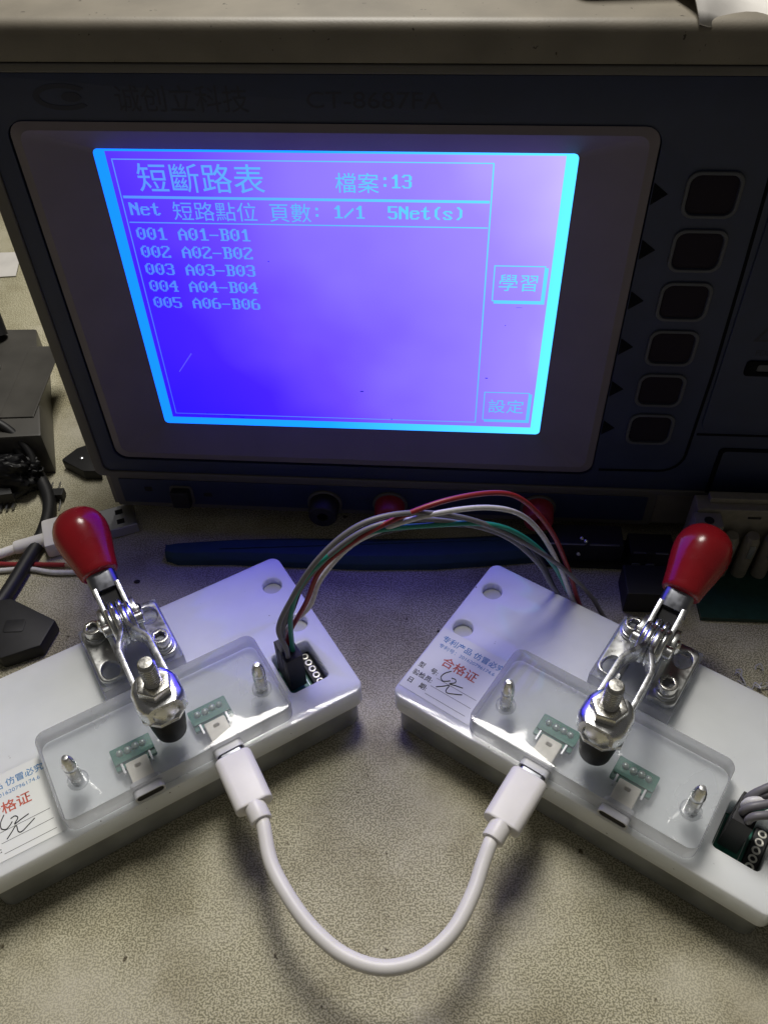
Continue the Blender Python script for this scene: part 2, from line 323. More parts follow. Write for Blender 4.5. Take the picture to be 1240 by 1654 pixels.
def build_tester():
    # case: a rounded hood, seen from the front, its profile swept along the width
    prof = [(9, ZB), (9, 189.5), (0.6, 189.5), (0.6, 192.6), (-2.6, 192.7), (-2.4, 199.5)]
    rr = 3.6
    for i in range(10):
        a = R(90 * i / 9); prof.append((-2.3 + rr - rr * math.cos(a), 199.7 + rr * math.sin(a)))
    prof += [(60, 203.5), (230, 203.5), (236, 198), (236, ZB)]
    b = MB(); b.add([(x, y + 1.2, z) for x in (X0 + 2.5, X1) for (y, z) in prof], [])
    n = len(prof); b.f += [(i, (i + 1) % n, n + (i + 1) % n, n + i) for i in range(n)] + [tuple(range(n - 1, -1, -1)), tuple(range(n, 2 * n))]
    b.box(X0 + 2.6, X0 + 6.0, 1.3, 10.1, ZB + 1, 189.4); b.box(X0 + 6.1, X1 - 1, 1.3, 10.1, ZB + 1, ZB + 20)
    b.obj('case', M['case'], ins, smooth=40)
    for x in (-120, 230):
        for y in (30, 210):
            MB().lathe([(8, 0.0), (9, 0.6), (9, 6), (8, 8.2)], 24, Matrix.Translation((x, y, 0))).obj('foot', M['rubber'], ins)
    # front trim frame (grey) round the navy panel
    out = rrect(X0, X1, ZB + 20.2, 192.4, (0, 1, 3.5, 0)); inn = rrect(X0 + 4.4, X1 - 5, ZB + 23.2, 189.8, (0, 1, 3, 0))
    plate('front_trim', [out, inn], -1.0, 1.8, M['trim'], ins, 0.5, FACE)
    # navy panel with a window for the bezel
    win = rrect(-134.4, 59.6, 38.0, 175.6, 5)
    plate('navy_panel', [rrect(X0 + 4.5, X1 - 5.1, ZB + 23.3, 189.7, (0, 1, 3, 0)), win], -1.1, 1.2, M['navy'], ins, 0.25, FACE)
    # the bezel: a shallow funnel down to the display
    o = rrect(-134.2, 59.4, 38.2, 175.4, 4.8, 5); w = rrect(-131.5, 56.7, 40.9, 172.7, 3.5, 5); i1 = rrect(-110.0, 36.9, 57.6, 167.4, 1.6, 5)
    k = len(o); b = MB()
    b.v = [(x, y, -0.9) for x, y in o] + [(x, y, 1.6) for x, y in o] + [(x, y, 2.3) for x, y in w] + [(x, y, -4.6) for x, y in i1] + [(x, y, -6.2) for x, y in i1]
    for j in range(4): b.f += [(j * k + i, j * k + (i + 1) % k, (j + 1) * k + (i + 1) % k, (j + 1) * k + i) for i in range(k)]
    tag(b.obj('bezel', M['bezel'], ins, SEEN, 25), 'grey recessed surround of the display')
    # display
    scr = plate('display', [rrect(-112.5, 39.5, 55.0, 170, 1)], -8.0, -6.0, M['lcd'], ins, 0.0, SEEN, res=0)
    tag(scr, 'glowing blue violet display with rows of text')
    zs = -5.85
    # light-leaking edge: four bars
    B = MB()
    def quad(b, pts, z): n = len(b.v); b.v += [(x, y, z) for x, y in pts]; b.f.append(tuple(range(n, n + len(pts))))
    oo = (-110.2, 57.4, 37.1, 167.6); ii = (-106.3, 60.9, 33.2, 166.7)
    for nm, pts in (('left', [(oo[0], oo[1]), (ii[0], ii[1]), (ii[0], ii[3]), (oo[0], oo[3])]), ('bottom', [(oo[0], oo[1]), (oo[2], oo[1]), (ii[2], ii[1]), (ii[0], ii[1])]),
                    ('right', [(ii[2], ii[1]), (oo[2], oo[1]), (oo[2], oo[3]), (ii[2], ii[3])]), ('top', [(ii[0], ii[3]), (ii[2], ii[3]), (oo[2], oo[3]), (oo[0], oo[3])])):
        b = MB(); quad(b, pts, zs); b.obj('light_edge', M['lcd_edge'], scr, SEEN, None)
    # frame lines on the display
    def bar(x0, x1, y0, y1, b=None):
        bb = b or MB(); quad(bb, [(x0, y0), (x1, y0), (x1, y1), (x0, y1)], zs); return bb
    for (x0, x1, y0, y1) in ((-104.8, 12.2, 164.0, 164.35), (-104.8, -104.45, 62.6, 164.0), (11.85, 12.3, 62.6, 164.0), (-104.8, 12.2, 62.6, 62.95), (-104.0, 11.6, 151.5, 152.4), (-104.0, 11.6, 143.1, 143.5)):
        bar(x0, x1, y0, y1).obj('frame_line', M['lcd_ink'], scr, SEEN, None)
    for (bx, by) in ((14.6, 116.6), (14.6, 64.1)):
        w, h = 16.8, 13.6; b = MB()
        for q in ((bx, bx + w, by, by + 0.4), (bx, bx + w, by + h - 0.4, by + h), (bx, bx + 0.4, by + 0.4, by + h - 0.4), (bx + w - 0.4, bx + w, by + 0.4, by + h - 0.4),
                  (bx + w, bx + w + 0.9, by - 0.9, by + h - 0.7), (bx + 0.7, bx + w, by - 0.9, by)): bar(*q, b)
        b.obj('key_frame', M['lcd_ink'], scr, SEEN, None)
    # 8x16 dot-matrix letters
    G = {'0': '00003866C6C6D6D6C6C66C3800000000', '1': '00001838781818181818187E00000000', '2': '00007CC6060C183060C0C6FE00000000', '3': '00007CC606063C060606C67C00000000',
         '4': '00000C1C3C6CCCFE0C0C0C1E00000000', '5': '0000FEC0C0C0FC060606C67C00000000', '6': '00003860C0C0FCC6C6C6C67C00000000', 'A': '000010386CC6C6FEC6C6C6C600000000',
         'B': '0000FC6666667C66666666FC00000000', 'N': '0000C6E6F6FEDECEC6C6C6C600000000', 'e': '00000000007CC6FEC0C0C67C00000000', 't': '0000103030FC30303030361C00000000',
         's': '00000000007CC6603 80CC67C00000000'.replace(' ', ''), '(': '00000C18303030303030180C00000000', ')': '000030180C0C0C0C0C0C183000000000', '/': '0000000002060C183060C08000000000',
         ':': '00000000181800000018180000000000', '-': '00000000000000FE0000000000000000'}
    px, py = 0.432, 0.432
    def dots(body, x, ytop, name='screen_text'):
        b = MB()
        for ch in body:
            if ch in G:
                for r in range(16):
                    bits = int(G[ch][2 * r:2 * r + 2], 16); c = 0
                    while c < 8:
                        if bits & (128 >> c):
                            c2 = c
                            while c2 < 8 and bits & (128 >> c2): c2 += 1
                            bar(x + c * px, x + c2 * px, ytop - (r + 1) * py, ytop - r * py, b); c = c2
                        else: c += 1
            x += 8 * px
        b.obj(name, M['lcd_ink'], scr, SEEN, None); return x
    def han(body, x, ytop, cell, off=0.0):
        text('screen_text', body, x, ytop - cell * 0.87, zs, cell, M['lcd_ink'], scr, SEEN, offset=off)
        return x + cell * len(body)
    c16 = 16 * px
    han('短斷路表', -98.2, 163.3, 10.1, 0.02)
    x = han('檔案', -36.2, 160.9, c16); dots(':13', x, 161.2)
    yr = 151.0
    x = dots('Net ', -102.9, yr); x = han('短路點位', x, yr - 0.2, c16); x += 8 * px; x = han('頁數', x, yr - 0.2, c16); dots(': 1/1  5Net(s)', x, yr)
    for i, (a, bnum) in enumerate((('01', '01'), ('02', '02'), ('03', '03'), ('04', '04'), ('06', '06'))):
        dots('00%d A%s-B%s' % (i + 1, a, bnum), -102.6, 142.4 - i * 6.52)
    text('screen_text', '學習', 16.2, 121.2, zs, 6.9, M['lcd_ink'], scr, SEEN); text('screen_text', '設定', 16.2, 68.3, zs, 6.9, M['lcd_ink'], scr, SEEN)
    # specks and scratches on the glass
    for (x, y, l, w, a) in ((-31.0, 76.2, 1.5, 0.5, 5), (15.0, 84.0, 1.1, 0.4, -3), (-84.5, 62.2, 3.2, 0.35, -4), (-92, 63.2, 1.8, 0.3, 3), (-78.5, 61.6, 2.4, 0.3, -6), (-20, 63.0, 0.5, 0.5, 0), (-60, 130, 0.5, 0.35, 0), (20, 107, 0.4, 0.3, 0), (24, 114.3, 2.4, 0.12, 2)):
        b = MB(); ca, sa = math.cos(R(a)), math.sin(R(a))
        quad(b, [(x + u * ca - v * sa, y + u * sa + v * ca) for u, v in circle(0, 0, l / 2, 10, w / 2)], zs + 0.1); b.obj('speck', M['lcd_speck'], scr, SEEN, None)
    b = MB(); quad(b, [(-99.5, 83.2), (-99.2, 83.0), (-93.0, 91.5), (-93.4, 91.8)], zs + 0.1); b.obj('scratch', M['lcd_scratch'], scr, SEEN, None)
    # soft keys and arrow marks
    for i in range(6):
        yy = 155.9 - 18.55 * i
        ring = plate('button_ring', [rrect(69.2, 86.0, yy - 7.4, yy + 7.4, 3.6), rrect(70.3, 84.9, yy - 6.4, yy + 6.3, 3.0)], 1.0, 2.0, M['button_ring'], ins, 0.25, FACE)
        plate('key_cap', [rrect(70.4, 84.8, yy - 6.3, yy + 6.2, 2.9)], -0.8, 1.3, M['button'], ring, 0.35, FACE)
        b = MB(); quad(b, [(59.9, yy - 3.6), (64.6, yy), (59.9, yy + 3.6)], 1.28); b.obj('arrow_mark', M['navy_dark'], ins, FACE, None)
    # seams of the panel on the right
    def strip(pts, w, z0, z1, name='panel_seam'):
        b = MB(); P = [Vector((x, y, 0)) for x, y in pts]; l = []; r = []
        for i, p in enumerate(P):
            t = (P[min(i + 1, len(P) - 1)] - P[max(i - 1, 0)]).normalized(); nn = Vector((-t.y, t.x, 0)) * w / 2; l.append(p + nn); r.append(p - nn)
        b.prism([(q.x, q.y) for q in l] + [(q.x, q.y) for q in reversed(r)], z0, z1); b.obj(name, M['navy_dark'], ins, FACE, None)
    arc = [(84.7 + 9.0 * math.sin(R(a)), 50.6 - 9.0 * math.cos(R(a))) for a in range(0, 91, 15)]
    strip([(62, 41.2)] + arc + [(94.3, 90), (93.6, 130), (92.4, 176)], 1.1, 1.15, 1.32)
    plate('side_panel', [rrect(95.9, X1 - 9, 62.6, 176, (0, 0, 5, 0))], 1.0, 2.0, M['navy'], ins, 0.3, FACE)
    strip([(95.4, 61.2), (250, 62.0)], 1.0, 1.15, 1.32)
    plate('lower_side_panel', [rrect(105.6, 230, 10, 54.8, 2), rrect(107.3, 228, 11.5, 53.3, 1.5)], 1.0, 1.75, M['navy_dark'], ins, 0.1, FACE)
    # drive slot with its mark
    plate('drive_frame', [rrect(104.2, 150, 90.0, 96.4, 1.5), rrect(108.2, 146, 91.7, 94.9, 0.8)], 1.9, 2.7, M['navy_dark'], ins, 0.2, FACE)
    plate('drive_slot', [rrect(108.3, 145.9, 91.8, 94.8, 0.7)], 1.7, 2.2, M['button_ring'], ins, 0.1, FACE)
    b = MB()
    for q in ([(103.7, 104.3), (111.5, 117.5), (119.5, 104.3)],): quad(b, q, 2.12)
    b.obj('warning_mark', M['print_dark'], ins, FACE, None)
    b = MB(); quad(b, [(105.3, 105.2), (111.5, 115.8), (117.9, 105.2)], 2.2); b.obj('warning_mark', M['navy'], ins, FACE, None)
    text('panel_print', 'FDD', 105.8, 98.6, 2.12, 3.2, M['print_dark'], ins, FACE)
    # maker's line
    text('panel_print', '诚创立科技', -98.5, 179.6, 1.28, 8.2, M['print_dark'], ins, FACE, width=39)
    text('panel_print', 'CT-8687FA', -42.6, 180.4, 1.28, 6.6, M['print_dark'], ins, FACE, width=39)
    b = MB()
    ring = [(-114 + 9 * math.cos(R(a)), 183 + 3.8 * math.sin(R(a))) for a in range(40, 330, 10)] + [(-114 + 7 * math.cos(R(a)), 183 + 2.5 * math.sin(R(a))) for a in range(320, 35, -10)]
    b.prism(ring, 1.25, 1.3); b.prism(circle(-111.5, 183, 3.0, 20, 1.4), 1.25, 1.3); b.obj('maker_mark', M['print_dark'], ins, FACE, None)
    # lower strip with sockets
    plate('lower_strip', [rrect(-140.5, 88, ZB + 1.5, ZB + 20.0, 1)], -1.0, 0.6, M['trim'], ins, 0.3, FACE)
    plate('lower_inset', [rrect(-137.0, 84.5, ZB + 4.2, ZB + 18.2, 0.8)], 0.1, 0.95, M['navy'], ins, 0.15, FACE)
    F = Matrix(((1, 0, 0, 0), (0, 1, 0, 0), (0, 0, 1, 0), (0, 0, 0, 1)))
    def jack(x, y, m, kind):
        mx = Matrix.Translation((x, y, 0))
        plate('jack_collar', [circle(x, y, 7.4, 28), circle(x, y, 5.4, 28)], 0.7, 2.0, M['trim'], ins, 0.3, FACE)
        j = MB().lathe([(6.4, 0.9), (6.4, 4), (6.0, 9), (5.4, 9.8), (2.3, 9.8), (2.1, 4.0), (0.4, 3.9)], 28, mx).obj('jack', m, ins, FACE, 40)
        MB().lathe([(1.9, 3.8), (1.9, 4.4), (0.3, 4.5)], 14, mx).obj('jack_contact', M['cavity'], j, FACE, 40)
    jack(-49.1, 16.2, M['black_plastic'], 0); jack(-21.3, 16.6, M['jack_red'], 1); jack(40.6, 18.0, M['jack_red'], 1)
    sw = plate('switch_collar', [rrect(-115.5, -105.5, 12.6, 23.2, 2)], 0.7, 1.6, M['trim'], ins, 0.3, FACE)
    plate('rocker', [rrect(-114.6, -106.6, 13.2, 22.4, 1)], 1.2, 5.0, M['cavity'], sw, 0.7, FACE)
    for x0, x1, y0, y1 in ((-126.5, -123.2, 19.2, 22.0), (-101.2, -97.6, 17.2, 19.4)):
        b = MB(); quad(b, rrect(x0, x1, y0, y1, 0.3, 2), 1.02); b.obj('panel_print', M['cavity'], ins, FACE, None)
build_tester()

# ------------------------------------------------------------------ test fixture with toggle clamp
ZP, ZBK = 22.3, 30.0; CU = 31.35
U0, U1, V0, V1 = -36.9, 94.9, -13.2, 57.2

def socket_screw(x, y, z, parent):
    s = plate('clamp_screw', [circle(x, y, 3.2, 28), hexagon(x, y, 1.9, 10)], z + 2.4, z + 6.0, M['steel'], parent, 0.4)
    MB().lathe([(2.0, z + 2.6), (2.0, z + 4.0)], 6, Matrix.Translation((x, y, 0))).obj('hex_recess', M['dark_steel'], s, smooth=None)
    MB().lathe([(2.9, z - 0.1), (3.9, z - 0.1), (3.9, z + 0.9), (3.5, z + 1.1), (3.5, z + 2.2), (2.8, z + 2.4)], 28, Matrix.Translation((x, y, 0))).obj('washer', M['zinc'], s)
    return s

def build_fixture():
    fx = empty('test_fixture')
    # bottom box of frosted acrylic, with a dark cavity
    plate('lower_box', [rrect(U0 + 1, U1 - 1, V0 + 1, V1 - 1, 5), rrect(U0 + 9, U1 - 9, V0 + 9, V1 - 9, 2)], 0.25, 12.4, M['frosted'], fx, 0.5)
    plate('inner_board', [rrect(U0 + 10, U1 - 10, V0 + 10, V1 - 10, 1)], 4, 5.6, M['pcb_dark'], fx, 0.1)
    for u, v in ((U0 + 5, V0 + 5), (29, V0 + 5), (U1 - 5, V0 + 5), (-5, V0 + 5), (62, V0 + 5)):
        MB().lathe([(2.2, 0.4), (2.2, 12.2)], 16, Matrix.Translation((u, v, 0))).obj('spacer_post', M['nickel'], fx)
    for (a_, b_) in ((-20, -12), (2, 13), (35, 41), (48, 60), (74, 79)):
        plate('spacer_block', [rrect(a_, b_, V0 + 2.2, V0 + 8.2, 0.5)], 0.6, 12.2, M['clear_edge'], fx, 0.2)
    holes = [circle(-30.3, 44.6, 3.7), circle(-30.5, 23.9, 3.7), circle(87.0, 44.4, 3.7), circle(87.4, 23.6, 3.7)]
    slot = rrect(72.2, 86.9, -2.4, 15.2, 1.6)
    tag(plate('top_plate', [rrect(U0, U1, V0, V1, 3.6)] + holes + [slot], 12.9, ZP, M['white_acrylic'], fx, 0.5, res=3), 'milky white acrylic slab with drilled holes')
    for hx, hy in ((-30.3, 44.6), (-30.5, 23.9), (87.0, 44.4), (87.4, 23.6)):
        MB().lathe([(3.5, 17.5), (3.5, 19.2), (0.3, 19.3)], 24, Matrix.Translation((hx, hy, 0))).obj('hole_floor', M['hole_floor'], fx)
    MB().box(70, 89, -5, 17.5, 12.45, 12.8).obj('slot_floor', M['pcb_dark'], fx, smooth=None)
    # pad strip in the slot
    st = plate('pad_strip', [rrect(82.1, 86.5, -1.6, 14.8, 0.6)], 12.85, 16.0, M['black_plastic'], fx, 0.25)
    for i in range(5):
        plate('pad_ring', [circle(84.35, 0.9 + 3.0 * i, 1.35, 20), circle(84.35, 0.9 + 3.0 * i, 0.75, 16)], 15.9, 16.35, M['pad'], st, 0.12)
    b = MB().box(72.4, 82.0, -2.2, 15, 12.85, 13.6); pb = b.obj('slot_board', M['pcb'], fx, smooth=None)
    for x in (72.9, 80.9):
        MB().box(x, x + 0.22, -1.5, 14.3, 13.6, 13.68).obj('board_trace', M['solder'], pb, smooth=None)
    # clear cover block
    tag(sawn(plate('clear_block', [rrect(-8.2, 69.4, -11.2, 23.2, 3.6)], ZP + 0.15, ZBK, M['clear'], fx, 0.3, res=2)), 'clear acrylic cover block over the connectors')
    for u in (0.0, 63.0):
        p = MB().lathe([(2.1, ZBK - 0.4), (2.1, ZBK + 8.2), (2.0, ZBK + 8.5), (2.2, ZBK + 8.7), (2.15, ZBK + 10.2), (1.8, ZBK + 12.6), (1.3, ZBK + 14.2), (0.9, ZBK + 14.9), (0.15, ZBK + 15.0)], 28, Matrix.Translation((u, 0, 0))).obj('guide_pin', M['chrome'], fx, smooth=50)
        MB().lathe([(2.2, ZBK - 0.2), (3.3, ZBK - 0.2), (3.3, ZBK + 0.7), (3.0, ZBK + 1.1), (2.2, ZBK + 1.1)], 28, Matrix.Translation((u, 0, 0))).obj('pin_collar', M['clear'], p, smooth=40)
    # connector boards and sockets inside the block
    for k in range(2):
        uo = 17.83 + 26.92 * k
        bd = plate('connector_board', [rrect(uo - 6.7, uo + 6.7, -1.2, 7.2, 0.4)], 24.6, 26.0, M['pcb'], fx, 0.1)
        MB().box(uo - 6.4, uo + 6.6, 0.6, 1.8, 26.0, 26.9).obj('board_rib', M['pcb'], bd, smooth=None, bevel=0.2)
        for i, (du, dv, rr) in enumerate(((-3.9, 4.6, 1.2), (-1.2, 4.4, 1.35), (1.4, 4.7, 1.3), (3.8, 4.5, 1.15))):
            MB().lathe([(rr, 26.0), (rr * 0.95, 26.5), (rr * 0.6, 27.1), (rr * 0.15, 27.3)], 12, Matrix.Translation((uo + du, dv, 0))).obj('solder_joint', M['solder'], bd, smooth=60)
        sk = plate('usb_socket', [rrect(uo - 3.6, uo + 3.6, -8.8, -0.6, 0.5), rrect(uo - 1.1, uo + 0.9, -3.6, -2.4, 0.5)], 24.0, 27.5, M['cream'], fx, 0.3)
        for sx in (-1, 1): MB().box(uo + sx * 4.6 - 0.35, uo + sx * 4.6 + 0.35, -3.6, 0.4, 25.5, 27.0).obj('solder_tab', M['nickel'], sk, smooth=None, bevel=0.1)
        # metal mouth: a rounded sleeve open to the front
        mo = rrect(uo - 4.85, uo + 4.85, 24.5, 28.2, 1.6, 6); mi = rrect(uo - 4.35, uo + 4.35, 24.95, 27.75, 1.3, 6); n = len(mo); b = MB()
        ring = lambda poly, v: [(x, v, z) for x, z in poly]
        b.v = ring(mo, -8.6) + ring(mo, -13.7) + ring(mo, -13.9) + ring(mi, -13.9) + ring(mi, -9.2)
        for j in range(4): b.f += [(j * n + i, j * n + (i + 1) % n, (j + 1) * n + (i + 1) % n, (j + 1) * n + i) for i in range(n)]
        b.f += [tuple(range(n)), tuple(range(4 * n, 5 * n))]
        b.obj('socket_mouth', M['sleeve'], sk, smooth=40)
        MB().prism(rrect(uo - 4.33, uo + 4.33, 24.97, 27.73, 1.28, 6), 9.3, 13.7, Matrix(((1, 0, 0, 0), (0, 0, -1, 0), (0, 1, 0, 0), (0, 0, 0, 1)))).obj('socket_opening', M['cavity'], sk, smooth=None)
        plate('socket_bridge', [rrect(uo - 4.7, uo + 4.7, -12.9, -10.9, 0.3)], ZP + 0.1, 24.5, M['white_acrylic'], sk, 0.2)
    # label
    lb = plate('label', [[(-36.3, -8.9), (-8.5, -9.2), (-8.5, 15.8), (-9.6, 16.4), (-9.9, 19.9), (-36.3, 20.2)]], ZP + 0.02, ZP + 0.14, M['paper'], fx, 0.0, res=0)
    tag(lb, 'white paper certificate label with blue, red and black print')
    z = ZP + 0.2
    text('label_print', '专利产品 仿冒必究', -34.0, 14.9, z, 3.0, M['ink_blue'], lb, width=25.0, offset=0.03)
    text('label_print', '专利号：201620796174.6', -33.6, 12.0, z, 1.95, M['ink_blue'], lb, width=22.6, offset=0.0)
    text('label_print', '合格证', -29.0, 6.1, z, 4.5, M['ink_red'], lb, width=13.8, offset=0.05)
    for (a, bb, y, xe) in (('型', '号:', 2.2, -11.0), ('验', '检员:', -1.5, -11.0), ('日', '期:', -5.1, -11.0)):
        text('label_print', a, -35.3, y - 0.95, z, 2.45, M['ink_black'], lb, offset=0.03)
        text('label_print', bb, -32.9 if len(bb) == 3 else -30.4, y - 0.95, z, 2.45, M['ink_black'], lb, offset=0.03)
        MB().box(-27.0, xe, y - 1.9, y - 1.78, z - 0.01, z + 0.01).obj('ruled_line', M['ink_black'], lb, smooth=None)
    for pts in ([(-24.1, 5.6), (-25.6, 3.6), (-25.9, 1.6), (-24.7, 0.6), (-23.4, 1.2), (-22.4, 2.1)], [(-22.6, 3.3), (-21.2, 3.5), (-20.6, 2.4), (-22.0, 0.9), (-20, 1.4), (-17.3, 2.0)], [(-25.2, -2.7), (-23.4, -1.2), (-21.7, 0.2), (-21.6, -2.0), (-20.6, -2.6), (-18.2, -1.5), (-16.1, -0.4)]):
        MB().tube([(x, y, z) for x, y in catmull([(a, c, 0) for a, c in pts], 6) for _ in (0,)] if False else [(q.x, q.y, z) for q in catmull([(a, c, 0) for a, c in pts], 6)], 0.17, 6).obj('pen_stroke', M['ink_black'], lb)
    # clamp: spacer, base, webs
    zs0, zf = 28.0, 30.4
    tag(sawn(plate('clamp_spacer', [rrect(CU - 14.8, CU + 14.5, 28.0, 57.4, 0.5)], ZP + 0.15, zs0 - 0.05, M['clear'], fx, 0.25)), 'clear acrylic spacer under the clamp')
    base = plate('clamp_base', [rrect(CU - 14.0, CU - 4.8, 29.4, 55.6, (0.5, 3, 3.4, 0.5)), circle(CU - 9.45, 33.9, 3.1, 28, 3.9), ], zs0, zf, M['zinc'], fx, 0.55)
    plate('base_flange', [rrect(CU + 4.8, CU + 14.0, 29.4, 55.6, (3, 0.5, 0.5, 3.4)), circle(CU + 9.45, 49.3, 3.1, 28, 3.9)], zs0, zf, M['zinc'], base, 0.55)
    RX = Matrix(((0, 0, 1, 0), (1, 0, 0, 0), (0, 1, 0, 0), (0, 0, 0, 1)))      # profile (v, z) extruded along u
    web = [(30.5, 28.2), (55.2, 28.2), (54.6, 32), (49.5, 40)] + [(43.6 + 6.0 * math.cos(R(a)), 42.0 + 5.2 * math.sin(R(a))) for a in range(10, 181, 17)] + [(36.2, 37), (32.5, 31.5)]
    for sx in (-1, 1):
        u = CU + sx * 5.5
        MB().prism(web, u - 0.8, u + 0.8, RX).obj('clamp_web', M['zinc'], base, smooth=30, bevel=0.3)
        MB().lathe([(2.6, 0), (2.6, 0.7), (1.7, 1.4), (0.3, 1.6)], 20, Matrix.Translation((u + sx * 0.8, 43.6, 42.0)) @ Matrix.Rotation(sx * R(90), 4, 'Y')).obj('rivet', M['chrome'], base, smooth=50)
    socket_screw(CU - 9.45, 49.6, zf, base); socket_screw(CU + 9.45, 33.8, zf, base)
    # arm: two strips that open out towards the spindle
    arm = None
    path = [(1.25, 41.5, 46.5), (1.25, 34.5, 48.4), (1.3, 31.0, 49.3), (2.2, 28.3, 50.0), (4.3, 24.2, 50.3), (5.0, 21.8, 50.4), (5.2, 8, 50.4), (5.2, -5.0, 50.4)]
    for sx in (-1, 1):
        b = MB(); P = [Vector((CU + sx * x, y, z)) for x, y, z in path]; q = []
        for i, p in enumerate(P):
            t = P[min(i + 1, len(P) - 1)] - P[max(i - 1, 0)]; t.z = 0; t.normalize(); nn = Vector((-t.y, t.x, 0)); h = 3.4
            for o in (nn * 0.8, nn * -0.8):
                for dz in (-h, h): q.append(p + o + Vector((0, 0, dz)))
        f = []
        for i in range(len(P) - 1):
            a, c = i * 4, (i + 1) * 4
            f += [(a, a + 1, c + 1, c), (a + 3, a + 2, c + 2, c + 3), (a + 1, a + 3, c + 3, c + 1), (a + 2, a, c, c + 2)]
        f += [(0, 2, 3, 1), (len(q) - 4, len(q) - 3, len(q) - 1, len(q) - 2)]
        b.add(q, f); ob = b.obj('clamp_arm' if arm is None else 'arm_strip', M['chrome'], fx if arm is None else arm, smooth=25, bevel=0.3)
        if arm is None: arm = ob
        # rounded pivot eye
        MB().lathe([(6.5, -1.1), (7.0, -0.6), (7.0, 0.6), (6.5, 1.1)], 32, Matrix.Translation((CU + sx * 1.25, 36.6, 46.2)) @ Matrix.Rotation(R(90), 4, 'Y')).obj('pivot_eye', M['chrome'], arm, smooth=50)
        MB().lathe([(5.8, -0.9), (6.3, -0.4), (6.3, 0.4), (5.8, 0.9)], 30, Matrix.Translation((CU + sx * 3.3, 38.5, 45.4)) @ Matrix.Rotation(R(90), 4, 'Y')).obj('pivot_eye', M['chrome'], arm, smooth=50)
    MB().lathe([(1.8, -6.9), (2.2, -6.6), (2.2, 6.6), (1.8, 6.9)], 16, Matrix.Translation((CU, 37.2, 46.0)) @ Matrix.Rotation(R(90), 4, 'Y')).obj('pivot_pin', M['chrome'], arm, smooth=50)
    # handle: channel plates, neck, grip along an axis rising backwards
    ax0 = Vector((CU, 43.0, 42.5)); ax1 = Vector((CU, 83.0, 58.6)); d = (ax1 - ax0).normalized()
    HM = Matrix.Translation(ax0) @ d.to_track_quat('Z', 'Y').to_matrix().to_4x4()
    upv = (HM.to_3x3().inverted() @ Vector((0, 0, 1)))
    # local: z along handle; find axis for 'up'
    sgn = 1 if upv.y > 0 else -1; ux = 1
    hd = MB()
    neck = rrect(-5.0, 5.0, -3.2, 4.0, (3.0, 3.0, 1, 1) if sgn > 0 else (1, 1, 3.0, 3.0), 6)
    hd.prism(neck, 10.5, 24.0, HM); handle = hd.obj('clamp_handle', M['dark_steel'], fx, smooth=40, bevel=0.2)
    for sx in (-1, 1):
        prof = [(-3.4, -3.6), (12, -3.4), (13.5, 0), (12, 4.0), (4, 5.0)] + [(0.2 + 5.6 * math.cos(R(a)), 1.0 + 5.2 * math.sin(R(a))) for a in range(75, 250, 16)]
        pm = HM @ Matrix(((0, 0, 1, 0), (0, sgn, 0, 0), (1, 0, 0, 0), (0, 0, 0, 1)))
        b = MB().prism(prof, sx * 3.9 - 0.8, sx * 3.9 + 0.8, pm); b.obj('handle_plate', M['chrome'], handle, smooth=30, bevel=0.3)
        MB().lathe([(2.7, 0), (2.7, 0.6), (1.9, 1.4), (0.3, 1.6)], 20, HM @ Matrix.Translation((sx * 4.7, sgn * 1.2, 0.4)) @ Matrix.Rotation(sx * R(90), 4, 'Y')).obj('rivet', M['chrome'], handle, smooth=50)
        MB().lathe([(4.0, -0.9), (4.5, -0.4), (4.5, 0.4), (4.0, 0.9)], 26, HM @ Matrix.Translation((sx * 1.3, sgn * 1.6, 2.0)) @ Matrix.Rotation(R(90), 4, 'Y')).obj('link_plate', M['chrome'], handle, smooth=50)
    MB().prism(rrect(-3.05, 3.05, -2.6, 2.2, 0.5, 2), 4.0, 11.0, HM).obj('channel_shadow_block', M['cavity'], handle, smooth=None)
    gp = [(0.3, 17.2), (5.6, 17.2), (6.6, 17.5), (7.1, 18.2), (7.35, 19.5), (8.0, 23), (9.0, 27.5), (9.9, 32), (10.35, 35.5), (10.3, 38.2), (9.6, 41.2), (8.3, 43.8), (6.4, 45.7), (4.2, 46.8), (2.0, 47.25), (0.3, 47.3)]
    MB().lathe([(r * 0.93, 17.2 + (z - 17.2) * 0.89) for r, z in gp], 48, HM).obj('grip', M['red_grip'], handle, smooth=60)
    # spindle: bolt, nuts, saddle washers, rubber tip
    sv = 0.4; T0 = Matrix.Translation((CU, sv, 0))
    th = [(1.6, 40)]; zt = 42.0
    while zt < 69.0: th += [(2.65, zt), (2.65, zt + 0.2), (2.15, zt + 0.5), (2.15, zt + 0.62)]; zt += 0.95
    th += [(2.4, 69.9), (2.0, 70.4), (0.2, 70.5)]
    sp = MB().lathe(th, 28, T0).obj('spindle_bolt', M['steel'], fx, smooth=25)
    for z0, z1 in ((56.2, 60.0),):
        plate('hex_nut', [hexagon(CU, sv, 5.5, 12), circle(CU, sv, 2.4, 20)], z0, z1, M['steel'], sp, 0.5)
